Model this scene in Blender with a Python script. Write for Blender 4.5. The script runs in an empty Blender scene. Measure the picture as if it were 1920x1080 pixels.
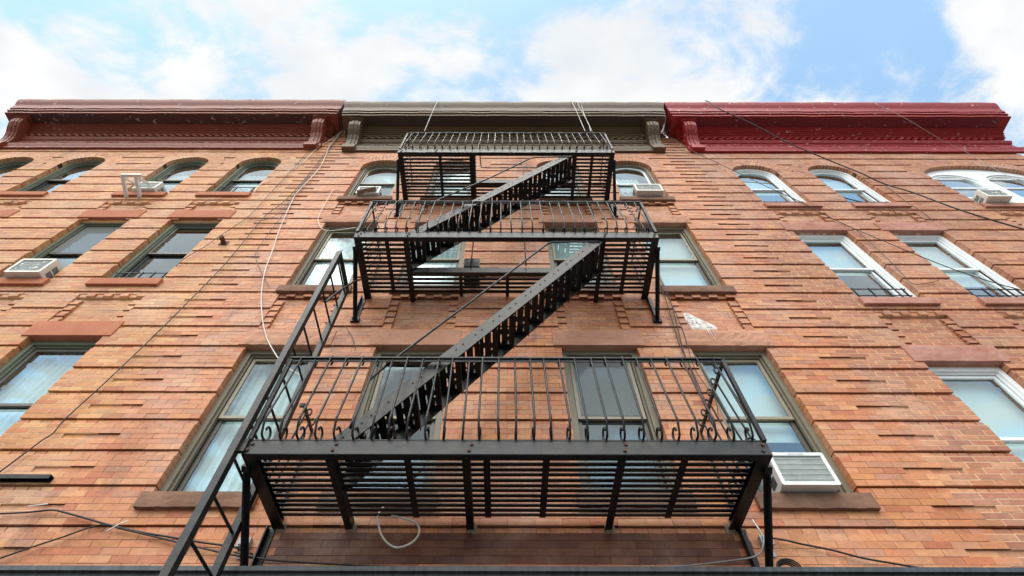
import bpy, math, random
from mathutils import Vector, Matrix
random.seed(7)
sc = bpy.context.scene
col = sc.collection
R = math.radians

# ------------------------------------------------------------------ camera
CAM_D, CAM_H, PITCH = 3.71, 1.6, 56.38
cam_d = bpy.data.cameras.new('camera'); cam = bpy.data.objects.new('camera', cam_d); col.objects.link(cam)
cam_d.lens = 18.19; cam_d.sensor_width = 36.0; cam_d.shift_x = 0.0068
cam_d.clip_start = 0.05; cam_d.clip_end = 2000
cam.matrix_world = (Matrix.Translation((0, -CAM_D, CAM_H)) @ Matrix.Rotation(R(90 + PITCH), 4, 'X')
                    @ Matrix.Rotation(0.0020, 4, 'Z'))
sc.camera = cam

# ------------------------------------------------------------------ sky, sun, exposure
SUN_EL, SUN_AZ = 60.0, 200.0          # soft sun behind the photographer, above the street
world = bpy.data.worlds.new('World'); sc.world = world; world.use_nodes = True
nt = world.node_tree; nt.nodes.clear()
def wn(t, **k):
    n = nt.nodes.new(t)
    for a, b in k.items(): setattr(n, a, b)
    return n
def wm(op, a, b=None, clamp=False):
    n = wn('ShaderNodeMath', operation=op); n.use_clamp = clamp
    for i, v in enumerate((a, b)):
        if v is None: continue
        if isinstance(v, (int, float)): n.inputs[i].default_value = v
        else: nt.links.new(v, n.inputs[i])
    return n.outputs[0]
sky = wn('ShaderNodeTexSky', sky_type='NISHITA'); sky.sun_disc = False
sky.sun_elevation = R(SUN_EL); sky.sun_rotation = R(SUN_AZ); sky.air_density = 1.0; sky.dust_density = 1.2; sky.ozone_density = 0.6
bg_sky = wn('ShaderNodeBackground'); bg_sky.inputs[1].default_value = 0.125
tn = wn('ShaderNodeMix', data_type='RGBA', blend_type='MULTIPLY'); tn.inputs[0].default_value = 1.0; tn.inputs[7].default_value = (.86, 1.01, .91, 1)
nt.links.new(sky.outputs[0], tn.inputs[6]); nt.links.new(tn.outputs[2], bg_sky.inputs[0])
tc = wn('ShaderNodeTexCoord'); sep = wn('ShaderNodeSeparateXYZ'); nt.links.new(tc.outputs['Generated'], sep.inputs[0])
zc = wm('MAXIMUM', sep.outputs[2], 0.12)
cmb = wn('ShaderNodeCombineXYZ')
nt.links.new(wm('DIVIDE', sep.outputs[0], zc), cmb.inputs[0]); nt.links.new(wm('DIVIDE', sep.outputs[1], zc), cmb.inputs[1])
mp = wn('ShaderNodeMapping'); mp.inputs['Location'].default_value = (3.81, 14.64, 0.65); mp.inputs['Rotation'].default_value = (0, 0, R(-14))
mp.inputs['Scale'].default_value = (1.0, 1.5, 1.0)
nt.links.new(cmb.outputs[0], mp.inputs[0])
n1 = wn('ShaderNodeTexNoise'); n1.inputs['Scale'].default_value = 3.3; n1.inputs['Detail'].default_value = 9; n1.inputs['Roughness'].default_value = 0.60; n1.inputs['Distortion'].default_value = 0.25
nt.links.new(mp.outputs[0], n1.inputs['Vector'])
cr = wn('ShaderNodeValToRGB'); cr.color_ramp.interpolation = 'EASE'
cr.color_ramp.elements[0].position = 0.40; cr.color_ramp.elements[0].color = (.08, .08, .08, 1)
cr.color_ramp.elements[1].position = 0.55; cr.color_ramp.elements[1].color = (1, 1, 1, 1)
nt.links.new(n1.outputs[0], cr.inputs[0])
n2 = wn('ShaderNodeTexNoise'); n2.inputs['Scale'].default_value = 5.5; n2.inputs['Detail'].default_value = 6
nt.links.new(mp.outputs[0], n2.inputs['Vector'])
cr2 = wn('ShaderNodeValToRGB')
cr2.color_ramp.elements[0].position = 0.30; cr2.color_ramp.elements[0].color = (0.80, 0.85, 0.90, 1)
cr2.color_ramp.elements[1].position = 0.62; cr2.color_ramp.elements[1].color = (1.0, 1.0, 1.0, 1)
nt.links.new(n2.outputs[0], cr2.inputs[0])
bg_cl = wn('ShaderNodeBackground'); bg_cl.inputs[1].default_value = 0.335
nt.links.new(cr2.outputs[0], bg_cl.inputs[0])
mx = wn('ShaderNodeMixShader'); nt.links.new(cr.outputs[0], mx.inputs[0])
nt.links.new(bg_sky.outputs[0], mx.inputs[1]); nt.links.new(bg_cl.outputs[0], mx.inputs[2])
wo = wn('ShaderNodeOutputWorld'); nt.links.new(mx.outputs[0], wo.inputs[0])

sun_d = bpy.data.lights.new('sun', 'SUN'); sun = bpy.data.objects.new('sun', sun_d); col.objects.link(sun)
sun_d.energy = 1.5; sun_d.angle = R(75); sun_d.color = (1.0, 0.955, 0.88); sun_d.cycles.use_multiple_importance_sampling = False
sdir = Vector((math.cos(R(SUN_EL)) * math.sin(R(SUN_AZ)), math.cos(R(SUN_EL)) * math.cos(R(SUN_AZ)), math.sin(R(SUN_EL))))
sun.rotation_euler = sdir.to_track_quat('Z', 'Y').to_euler(); sun.location = (0, -30, 40)
vs = sc.view_settings; vs.view_transform = 'Standard'; vs.look = 'None'; vs.gamma = 1.0; vs.use_curve_mapping = False
vs.exposure = 1.6
sc.cycles.use_denoising = True
sc.cycles.max_bounces = 5; sc.cycles.diffuse_bounces = 3; sc.cycles.glossy_bounces = 3; sc.cycles.transparent_max_bounces = 10

# ------------------------------------------------------------------ materials
def lin(c):
    return tuple(((v / 255) / 12.92 if v <= 10 else (((v / 255) + .055) / 1.055) ** 2.4) for v in c)
class Mat:
    def __init__(s, name, rough=0.7, metal=0.0, spec=0.5):
        s.m = bpy.data.materials.new(name); s.m.use_nodes = True; s.t = s.m.node_tree
        s.b = s.t.nodes['Principled BSDF']; s.b.inputs['Roughness'].default_value = rough; s.b.inputs['Metallic'].default_value = metal
        s.b.inputs['Specular IOR Level'].default_value = spec
        s.co = None
    def n(s, typ, **k):
        n = s.t.nodes.new(typ)
        for a, v in k.items(): setattr(n, a, v)
        return n
    def l(s, a, b): s.t.links.new(a, b)
    def coord(s):
        if s.co is None: s.co = s.n('ShaderNodeNewGeometry').outputs['Position']
        return s.co
    def noise(s, scale, detail=5, rough=.55, stretch=None, off=(0, 0, 0)):
        v = s.coord()
        mp = s.n('ShaderNodeMapping'); s.l(v, mp.inputs[0]); mp.inputs['Scale'].default_value = stretch or (1, 1, 1); mp.inputs['Location'].default_value = off
        n = s.n('ShaderNodeTexNoise'); n.inputs['Scale'].default_value = scale; n.inputs['Detail'].default_value = detail; n.inputs['Roughness'].default_value = rough
        s.l(mp.outputs[0], n.inputs['Vector']); return n.outputs[0]
    def ramp(s, fac, stops, interp='LINEAR'):
        r = s.n('ShaderNodeValToRGB'); r.color_ramp.interpolation = interp
        el = r.color_ramp.elements
        while len(el) < len(stops): el.new(0.5)
        for e, (p, c) in zip(el, stops):
            e.position = p; e.color = (*c, 1) if len(c) == 3 else c
        s.l(fac, r.inputs[0]); return r.outputs[0]
    def mix(s, fac, a, b, mode='MIX'):
        m = s.n('ShaderNodeMix', data_type='RGBA', blend_type=mode)
        for v, i in ((fac, 0), (a, 6), (b, 7)):
            if isinstance(v, (int, float)): m.inputs[i].default_value = v
            elif isinstance(v, tuple): m.inputs[i].default_value = (*v, 1)
            else: s.l(v, m.inputs[i])
        return m.outputs[2]
    def math(s, op, a, b=None):
        n = s.n('ShaderNodeMath', operation=op)
        for i, v in enumerate((a, b)):
            if v is None: continue
            if isinstance(v, (int, float)): n.inputs[i].default_value = v
            else: s.l(v, n.inputs[i])
        return n.outputs[0]
    def base(s, c):
        if isinstance(c, tuple): s.b.inputs['Base Color'].default_value = (*c, 1)
        else: s.l(c, s.b.inputs['Base Color'])
    def bump(s, h, strength=.3, dist=.004):
        b = s.n('ShaderNodeBump'); b.inputs['Strength'].default_value = strength; b.inputs['Distance'].default_value = dist
        s.l(h, b.inputs['Height']); s.l(b.outputs[0], s.b.inputs['Normal'])
G = (0, 0, 0); WH = (1, 1, 1)

def brick_mat(name, cols, gain=0.84):
    m = Mat(name, .6, spec=.42)
    at = m.n('ShaderNodeAttribute', attribute_name='rv'); oi = m.n('ShaderNodeObjectInfo')
    v = m.math('FRACT', m.math('ADD', at.outputs['Fac'], oi.outputs['Random']))
    k = len(cols)
    stops = [(i / k, tuple(x * gain for x in lin(c))) for i, c in enumerate(cols)]
    c = m.ramp(v, stops, 'CONSTANT')
    v2 = m.math('FRACT', m.math('MULTIPLY', v, 37.7))
    val = m.ramp(v2, [(0, (.90,) * 3), (1, (1.08,) * 3)])
    c = m.mix(1.0, c, val, 'MULTIPLY')
    dk = m.math('GREATER_THAN', m.math('FRACT', m.math('MULTIPLY', v, 91.3)), .94)
    c = m.mix(m.math('MULTIPLY', dk, .30), c, lin((150, 84, 64)))
    # fine speckle, smears along the brick and large patches of weathering
    c = m.mix(1.0, c, m.ramp(m.noise(55, 6, .7, (1, 1, 2.4)), [(.25, (.80,) * 3), (.75, (1.16,) * 3)]), 'MULTIPLY')
    c = m.mix(m.ramp(m.noise(1.1, 5, .6), [(.46, G), (.74, (.42,) * 3)]), c, tuple(x * gain for x in lin((226, 196, 178))))
    c = m.mix(m.ramp(m.noise(2.3, 7, .68, off=(9, 4, 2)), [(.60, G), (.80, (.55,) * 3)]), c, lin((112, 72, 56)))
    c = m.mix(m.ramp(m.noise(21, 4, .6, (1, 1, 1.6), (3, 1, 8)), [(.66, G), (.76, (.32,) * 3)]), c, lin((236, 205, 178)))
    c = m.mix(1.0, c, m.ramp(m.noise(13, 5, .65, (1, 1, 1.7), (2, 7, 5)), [(.28, (.78,) * 3), (.72, (1.15,) * 3)]), 'MULTIPLY')
    c = m.mix(1.0, c, m.ramp(m.noise(.9, 6, .62, off=(8, 8, 1)), [(.3, (.80, .78, .77)), (.7, (1.10, 1.10, 1.10))]), 'MULTIPLY')
    # rain streaks and soot patches
    st_ = m.ramp(m.noise(5.5, 6, .6, (1, 1, .09), (6, 1, 1)), [(.54, G), (.72, WH)])
    pt_ = m.ramp(m.noise(.75, 4, .55, off=(2, 2, 7)), [(.44, G), (.62, WH)])
    c = m.mix(m.math('MULTIPLY', m.math('MULTIPLY', st_, pt_), .62), c, lin((104, 66, 52)))
    m.base(c); m.bump(m.noise(120, 4, .7), .4, .0025)
    return m.m
MID_COLS = [(225, 151, 102), (220, 142, 95), (214, 135, 91), (226, 159, 112), (209, 124, 83), (215, 149, 111), (223, 147, 91), (205, 141, 108), (220, 146, 101), (215, 139, 95), (221, 146, 98)]
LEFT_COLS = [(224, 157, 99), (221, 150, 91), (216, 140, 86), (229, 169, 109), (210, 127, 77), (224, 153, 90), (219, 153, 103), (212, 136, 90), (223, 155, 97), (221, 150, 94)]
RIGHT_COLS = [(203, 135, 94), (196, 125, 87), (188, 115, 80), (208, 145, 104), (182, 112, 82), (203, 131, 87), (193, 129, 99), (186, 120, 91), (204, 138, 97)]
M = {}
M['brick_mid'] = brick_mat('brick_middle', MID_COLS)
M['brick_sooty'] = brick_mat('brick_dark_brown', [(128, 74, 54), (118, 66, 48), (136, 82, 62), (110, 64, 50), (124, 70, 48)])  # only a darker brown, kept to bricks below the lowest landing
M['brick_left'] = brick_mat('brick_left', LEFT_COLS)
M['brick_right'] = brick_mat('brick_right', RIGHT_COLS)
def simple(name, c, rough=.7, metal=0., var=.14, nscale=9, bump=0., spec=.5, nst=None):
    m = Mat(name, rough, metal, spec)
    b = lin(c)
    m.base(m.mix(1.0, b, m.ramp(m.noise(nscale, 6, .62, nst), [(.3, (1 - var,) * 3), (.7, (1 + var,) * 3)]), 'MULTIPLY'))
    if bump: m.bump(m.noise(nscale * 6, 4, .65), bump, .004)
    return m.m
M['mortar_mid'] = simple('mortar_brown', (122, 76, 56), .9, var=.3, nscale=14)
M['mortar_left'] = simple('mortar_cream_left', (226, 190, 154), .9, var=.18, nscale=10)
M['mortar_right'] = simple('mortar_cream_right', (222, 184, 150), .9, var=.2, nscale=10)

def stone_mat(name, c, c2, bump=.5, soot=.5):
    m = Mat(name, .85, spec=.25)
    a = m.mix(m.ramp(m.noise(3.2, 7, .65), [(.35, G), (.68, WH)]), lin(c), lin(c2))
    a = m.mix(m.ramp(m.noise(5.5, 8, .7, (1, 1, 1.5), (4, 2, 9)), [(.58, G), (.74, (soot,) * 3)]), a, lin((74, 56, 48)))
    m.base(a); m.bump(m.noise(16, 9, .7, (1, 1, 1.8)), bump, .02); return m.m
M['stone_mid'] = stone_mat('brownstone_weathered', (198, 148, 122), (180, 128, 104), .4, .4)
M['stone_left'] = stone_mat('brownstone_painted_brown', (186, 120, 90), (174, 106, 80), .1, .15)
M['stone_right'] = stone_mat('brownstone_pinkish', (184, 136, 122), (158, 104, 84), .3, .4)
M['sill_mid'] = stone_mat('sill_stone_sooty', (146, 110, 90), (108, 80, 66), .3, .8)

def paint_mat(name, c, chip, amount=.655, rough=.5):
    m = Mat(name, rough, spec=.4)
    a = m.mix(m.ramp(m.noise(1.7, 6, .6, (1, 1, 1)), [(.3, G), (.7, (.8,) * 3)]), lin(c), tuple(x * .72 for x in lin(c)))
    a = m.mix(m.ramp(m.noise(7, 8, .72, (1, 1.3, 1.3), (5, 5, 5)), [(amount, G), (amount + .025, WH)]), a, lin(chip))
    a = m.mix(m.ramp(m.noise(4, 6, .7, (1.4, 1, .5), (1, 8, 3)), [(.58, G), (.8, (.45,) * 3)]), a, lin((60, 46, 40)))
    m.base(a); m.bump(m.noise(30, 5, .6), .12, .004); return m.m
M['corn_left'] = paint_mat('cornice_paint_oxide_brown', (140, 68, 48), (170, 152, 144), .63)
M['corn_mid'] = paint_mat('cornice_paint_olive_brown', (106, 84, 60), (186, 172, 150), .64)
M['corn_right'] = paint_mat('cornice_paint_red', (164, 38, 40), (222, 184, 180), .62)

M['soff_left'] = paint_mat('soffit_dark_brown', (82, 50, 46), (168, 160, 156), .60)  # soffit boards: a darker tone of each cornice paint, with pale chips
M['soff_mid'] = paint_mat('soffit_dark_bronze', (66, 56, 46), (140, 130, 118), .66)
M['soff_right'] = paint_mat('soffit_dark_red', (120, 32, 42), (186, 170, 176), .62)
def iron_mat():
    m = Mat('black_iron', .42, spec=.4)
    a = m.mix(m.ramp(m.noise(6, 7, .65), [(.4, G), (.68, WH)]), lin((15, 15, 17)), lin((34, 35, 38)))
    a = m.mix(m.ramp(m.noise(9, 8, .7, off=(7, 3, 1)), [(.58, G), (.72, (.75,) * 3)]), a, lin((50, 36, 29)))
    m.base(a); m.b.inputs['Metallic'].default_value = .1
    m.l(m.ramp(m.noise(24, 5, .6), [(.3, (.34,) * 3), (.7, (.6,) * 3)]), m.b.inputs['Roughness'])
    m.bump(m.noise(70, 4, .6), .2, .002); return m.m
M['iron'] = iron_mat()
def worn_iron():
    m = Mat('worn_grey_iron', .45, .1)
    a = m.mix(m.ramp(m.noise(6, 8, .72, (1, 1, 1.8)), [(.45, G), (.57, WH)]), lin((17, 18, 21)), lin((48, 44, 36)))
    a = m.mix(m.ramp(m.noise(11, 8, .72, off=(3, 9, 4)), [(.48, G), (.56, (.85,) * 3)]), a, lin((27, 31, 37)))
    a = m.mix(m.ramp(m.noise(13, 8, .75, off=(8, 2, 6)), [(.62, G), (.72, (.7,) * 3)]), a, lin((62, 46, 36)))
    m.base(a); m.bump(m.noise(60, 4, .6), .2, .002); return m.m
M['iron_worn'] = worn_iron()
M['bolt'] = simple('rusty_bolt', (84, 56, 44), .7, .2, nscale=40)
M['frame_mid'] = simple('frame_taupe', (118, 109, 91), .5, var=.1, nscale=6)
M['frame_left'] = simple('frame_olive_green', (106, 112, 94), .5, var=.1, nscale=6)
M['frame_right'] = simple('frame_white', (238, 240, 240), .45, var=.05, nscale=6)
M['sash_dark'] = simple('sash_bronze', (88, 80, 70), .45, var=.12, nscale=6)
M['sash_tan'] = simple('sash_tan_aluminium', (140, 128, 106), .4, var=.1, nscale=6)
M['gap_dark'] = simple('track_black', (30, 30, 30), .6)
M['curtain'] = simple('curtain_white', (236, 238, 236), .9, var=.08, nscale=4)
M['shade'] = simple('roller_shade_white', (240, 240, 236), .85, var=.04, nscale=2)
M['blind'] = simple('blind_grey', (196, 200, 198), .6, var=.08)
def screen_mat():
    m = Mat('insect_screen', .8, spec=.1); m.base(lin((150, 154, 153)))
    m.l(m.ramp(m.noise(60, 3, .6), [(.3, (.25,) * 3), (.7, (.42,) * 3)]), m.b.inputs['Alpha']); return m.m
M['screen'] = screen_mat()
M['ac_white'] = simple('ac_case_white', (226, 226, 222), .5, var=.12, nscale=9)
M['ac_cream'] = simple('ac_case_cream', (222, 218, 206), .5, var=.1, nscale=7)
M['ac_grille'] = simple('ac_grille_grey', (186, 190, 188), .55, .2, var=.15, nscale=12)
M['ac_print'] = simple('ac_print_grey', (196, 200, 204), .5)
M['black'] = simple('cable_black', (34, 31, 30), .55)
M['white'] = simple('cable_white', (232, 224, 214), .5)
M['grey'] = simple('cable_grey', (150, 148, 146), .5)
M['room'] = simple('room_wall', (150, 142, 130), .9)
M['rust'] = simple('rusty_pipe', (92, 58, 44), .8, .1, nscale=30)
M['box'] = simple('box_grey', (170, 172, 172), .5)
M['flood'] = simple('floodlight_black', (26, 27, 31), .3)
def splash_mat():
    m = Mat('white_paint_splash', .8); m.base(lin((240, 236, 230)))
    m.l(m.ramp(m.noise(20, 7, .75, (1, 1, .7)), [(.38, (.05,) * 3), (.52, (.95,) * 3)]), m.b.inputs['Alpha']); return m.m
M['splash'] = splash_mat()
M['patch'] = simple('mortar_patch', (150, 134, 114), .95, var=.2, nscale=18, bump=.5)
M['concrete'] = simple('pavement_concrete', (92, 90, 87), .9, var=.12, nscale=2)
M['asphalt'] = simple('road_asphalt', (86, 86, 88), .9, var=.15, nscale=4)
M['store'] = simple('storefront_panel', (70, 74, 80), .5)
def ledge_mat():
    m = Mat('storefront_ledge_slate', .5, .1)
    a = m.mix(m.ramp(m.noise(26, 5, .6, (1, .15, .15)), [(.35, G), (.7, WH)]), lin((50, 54, 59)), lin((80, 84, 89)))
    a = m.mix(m.ramp(m.noise(9, 8, .75, (1, 1, 2)), [(.70, G), (.72, WH)]), a, lin((214, 214, 206)))
    m.base(a); m.bump(m.noise(40, 5, .6, (1, .3, .3)), .15, .003); return m.m
M['ledge'] = ledge_mat()
def glass_mat(name, tint):
    m = Mat(name); t = m.t; t.nodes.remove(m.b)
    out = [n for n in t.nodes if n.type == 'OUTPUT_MATERIAL'][0]
    fr = m.n('ShaderNodeFresnel'); fr.inputs[0].default_value = 1.55
    bp = m.n('ShaderNodeBump'); bp.inputs['Strength'].default_value = .05; bp.inputs['Distance'].default_value = .02
    m.l(m.noise(1.6, 2, .5), bp.inputs['Height'])
    f2 = m.math('SUBTRACT', 1.0, m.math('POWER', m.math('SUBTRACT', 1.0, fr.outputs[0]), 4.0))
    ge = m.n('ShaderNodeNewGeometry'); f2 = m.math('MULTIPLY', f2, m.math('SUBTRACT', 1.0, ge.outputs['Backfacing']))
    tr = m.n('ShaderNodeBsdfTransparent'); tr.inputs[0].default_value = (*tint, 1)
    gl = m.n('ShaderNodeBsdfGlossy'); gl.inputs['Roughness'].default_value = 0.0; gl.inputs[0].default_value = (.84, .94, .98, 1)
    m.l(bp.outputs[0], gl.inputs['Normal'])
    mx = m.n('ShaderNodeMixShader'); m.l(f2, mx.inputs[0]); m.l(tr.outputs[0], mx.inputs[1]); m.l(gl.outputs[0], mx.inputs[2])
    m.l(mx.outputs[0], out.inputs[0]); return m.m
M['glass'] = glass_mat('window_glass', (.86, .93, .93))

# ------------------------------------------------------------------ mesh helpers
WORLD = {}
class MB:
    def __init__(s): s.v = []; s.f = []; s.a = []
    def add(s, vs, fs, rv=0.0):
        o = len(s.v); s.v += [tuple(p) for p in vs]
        for f in fs: s.f.append([o + i for i in f]); s.a.append(rv)
        return s
    def box(s, x0, x1, y0, y1, z0, z1, rv=0.0):
        return s.add([(x0, y0, z0), (x1, y0, z0), (x1, y1, z0), (x0, y1, z0), (x0, y0, z1), (x1, y0, z1), (x1, y1, z1), (x0, y1, z1)],
                     [(0, 3, 2, 1), (4, 5, 6, 7), (0, 1, 5, 4), (1, 2, 6, 5), (2, 3, 7, 6), (3, 0, 4, 7)], rv)
    def bar(s, a, b, w, h, up=(0, 0, 1)):
        a, b, up = Vector(a), Vector(b), Vector(up)
        d = (b - a).normalized(); sd = d.cross(up)
        if sd.length < 1e-4: sd = d.cross(Vector((1, 0, 0)))
        sd.normalize(); u = sd.cross(d).normalized()
        P = []
        for c in (a, b):
            for (i, j) in ((-1, -1), (1, -1), (1, 1), (-1, 1)): P.append(c + sd * (i * w / 2) + u * (j * h / 2))
        return s.add(P, [(3, 2, 1, 0), (4, 5, 6, 7), (0, 1, 5, 4), (1, 2, 6, 5), (2, 3, 7, 6), (3, 0, 4, 7)])
    def tube(s, pts, r, n=6):
        pts = [Vector(p) for p in pts]; m = len(pts); rings = []
        t = (pts[1] - pts[0]).normalized(); u = t.orthogonal().normalized()
        for i, p in enumerate(pts):
            t2 = ((pts[min(i + 1, m - 1)] - pts[i]).normalized() + (pts[i] - pts[max(i - 1, 0)]).normalized())
            if t2.length < 1e-6: t2 = t
            t2.normalize(); u = (u - t2 * u.dot(t2)); u = u.normalized() if u.length > 1e-6 else t2.orthogonal().normalized()
            w = t2.cross(u); rings.append([p + (u * math.cos(2 * math.pi * k / n) + w * math.sin(2 * math.pi * k / n)) * r for k in range(n)]); t = t2
        V = [q for rg in rings for q in rg]; F = []
        for i in range(m - 1):
            for k in range(n): F.append((i * n + k, i * n + (k + 1) % n, (i + 1) * n + (k + 1) % n, (i + 1) * n + k))
        F.append(tuple(range(n))[::-1]); F.append(tuple((m - 1) * n + k for k in range(n)))
        return s.add(V, F)
    def ring(s, A, B, y0, y1, rv=0.0):            # frame between outline A and inner outline B (XZ), y0 front
        n = len(A); V = [(x, y0, z) for x, z in A] + [(x, y0, z) for x, z in B] + [(x, y1, z) for x, z in A] + [(x, y1, z) for x, z in B]; F = []
        for i in range(n):
            j = (i + 1) % n
            F += [(i, j, n + j, n + i), (2 * n + j, 2 * n + i, 3 * n + i, 3 * n + j), (n + i, n + j, 3 * n + j, 3 * n + i), (j, i, 2 * n + i, 2 * n + j)]
        return s.add(V, F, rv)
    def prism(s, A, y0, y1, rv=0.0):
        n = len(A); V = [(x, y0, z) for x, z in A] + [(x, y1, z) for x, z in A]
        F = [tuple(range(n)), tuple(range(2 * n - 1, n - 1, -1))] + [((i + 1) % n, i, n + i, n + (i + 1) % n) for i in range(n)]
        return s.add(V, F, rv)
    def build(s, name, mat, parent=None, smooth=False, attr=False):
        xs, ys, zs = zip(*s.v)
        c = Vector(((min(xs) + max(xs)) / 2, (min(ys) + max(ys)) / 2, min(zs)))
        me = bpy.data.meshes.new(name); me.from_pydata([(x - c.x, y - c.y, z - c.z) for x, y, z in s.v], [], s.f); me.update()
        if attr: me.attributes.new('rv', 'FLOAT', 'FACE').data.foreach_set('value', s.a)
        if smooth: me.shade_smooth()
        me.materials.append(M[mat] if isinstance(mat, str) else mat)
        o = bpy.data.objects.new(name, me); col.objects.link(o); o.location = c
        WORLD[o.name] = c
        if parent: o.parent = parent; o.location = c - WORLD[parent.name]
        return o
def tag(o, label=None, cat=None, group=None, kind=None):
    if label: o['label'] = label
    if cat: o['category'] = cat
    if group: o['group'] = group
    if kind: o['kind'] = kind
    return o
def empty(name, loc, label, cat, group=None):
    o = bpy.data.objects.new(name, None); col.objects.link(o); o.location = loc; o.empty_display_size = .2; WORLD[o.name] = Vector(loc)
    return tag(o, label, cat, group)
def smooth_path(pts, k=6):
    P = [Vector(p) for p in pts]; out = []
    for i in range(len(P) - 1):
        a, b, c, d = P[max(i - 1, 0)], P[i], P[i + 1], P[min(i + 2, len(P) - 1)]
        for j in range(k):
            t = j / k
            out.append(.5 * ((2 * b) + (c - a) * t + (2 * a - 5 * b + 4 * c - d) * t * t + (3 * b - a - 3 * c + d) * t ** 3))
    out.append(P[-1]); return out

# ------------------------------------------------------------------ ground
g = MB().add([(-400, -2.0, 0), (400, -2.0, 0), (400, 400, 0), (-400, 400, 0)], [(0, 1, 2, 3)]); tag(g.build('ground', 'concrete'), kind='structure')
g = MB().box(-60, 60, -4.6, -.3, 0.0, .13); tag(g.build('pavement', 'concrete'), kind='structure')
g = MB().add([(-400, -400, .004), (400, -400, .004), (400, -4.6, .004), (-400, -4.6, .004)], [(0, 1, 2, 3)]); tag(g.build('road', 'asphalt'), kind='structure')

# ------------------------------------------------------------------ houses
CRS, LEN, HDR = .0593, .213, .1065
Z0 = 3.894                              # a ledge: bottom of a row with index divisible by six
SLOTS = [(-4.005, -3.49), (3.39, 3.90)]
def rowz(i): return Z0 + i * CRS
def outline(x0, x1, z0, zs, rise, n=14):
    P = [(x0, z0), (x1, z0)]
    if rise <= 0: return P + [(x1, zs), (x0, zs)]
    xc, a = (x0 + x1) / 2, (x1 - x0) / 2
    for k in range(n + 1):
        t = math.pi * k / n
        P.append((xc + a * math.cos(t), zs + rise * math.sin(t)))
    return P
def inset(o, t, tb=None):
    x0, x1, z0, zs, rise = o
    tb = t if tb is None else tb
    return (x0 + t, x1 - t, z0 + tb, zs - (t if rise <= 0 else 0), max(rise - t, .02) if rise > 0 else 0)
def subtract(segs, a, b):
    out = []
    for s, e in segs:
        if b <= s or a >= e: out.append((s, e)); continue
        if a > s: out.append((s, a))
        if b < e: out.append((b, e))
    return out
def px_y(z, y=0.0):                     # rough size on the picture, only to choose which bricks become single objects
    d = CAM_D + y; s, c = math.sin(R(PITCH)), math.cos(R(PITCH)); w = d * c + (z - CAM_H) * s
    return w
unit_cache = {}
def unit_brick(w, h, d, mat):
    k = (round(w, 3), round(h, 3), round(d, 2), mat)
    if k not in unit_cache:
        b = MB().box(-w / 2, w / 2, 0, d, 0, h)
        me = bpy.data.meshes.new('brick'); me.from_pydata(b.v, [], b.f); me.update(); me.materials.append(M[mat]); unit_cache[k] = me
    return unit_cache[k]

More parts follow.
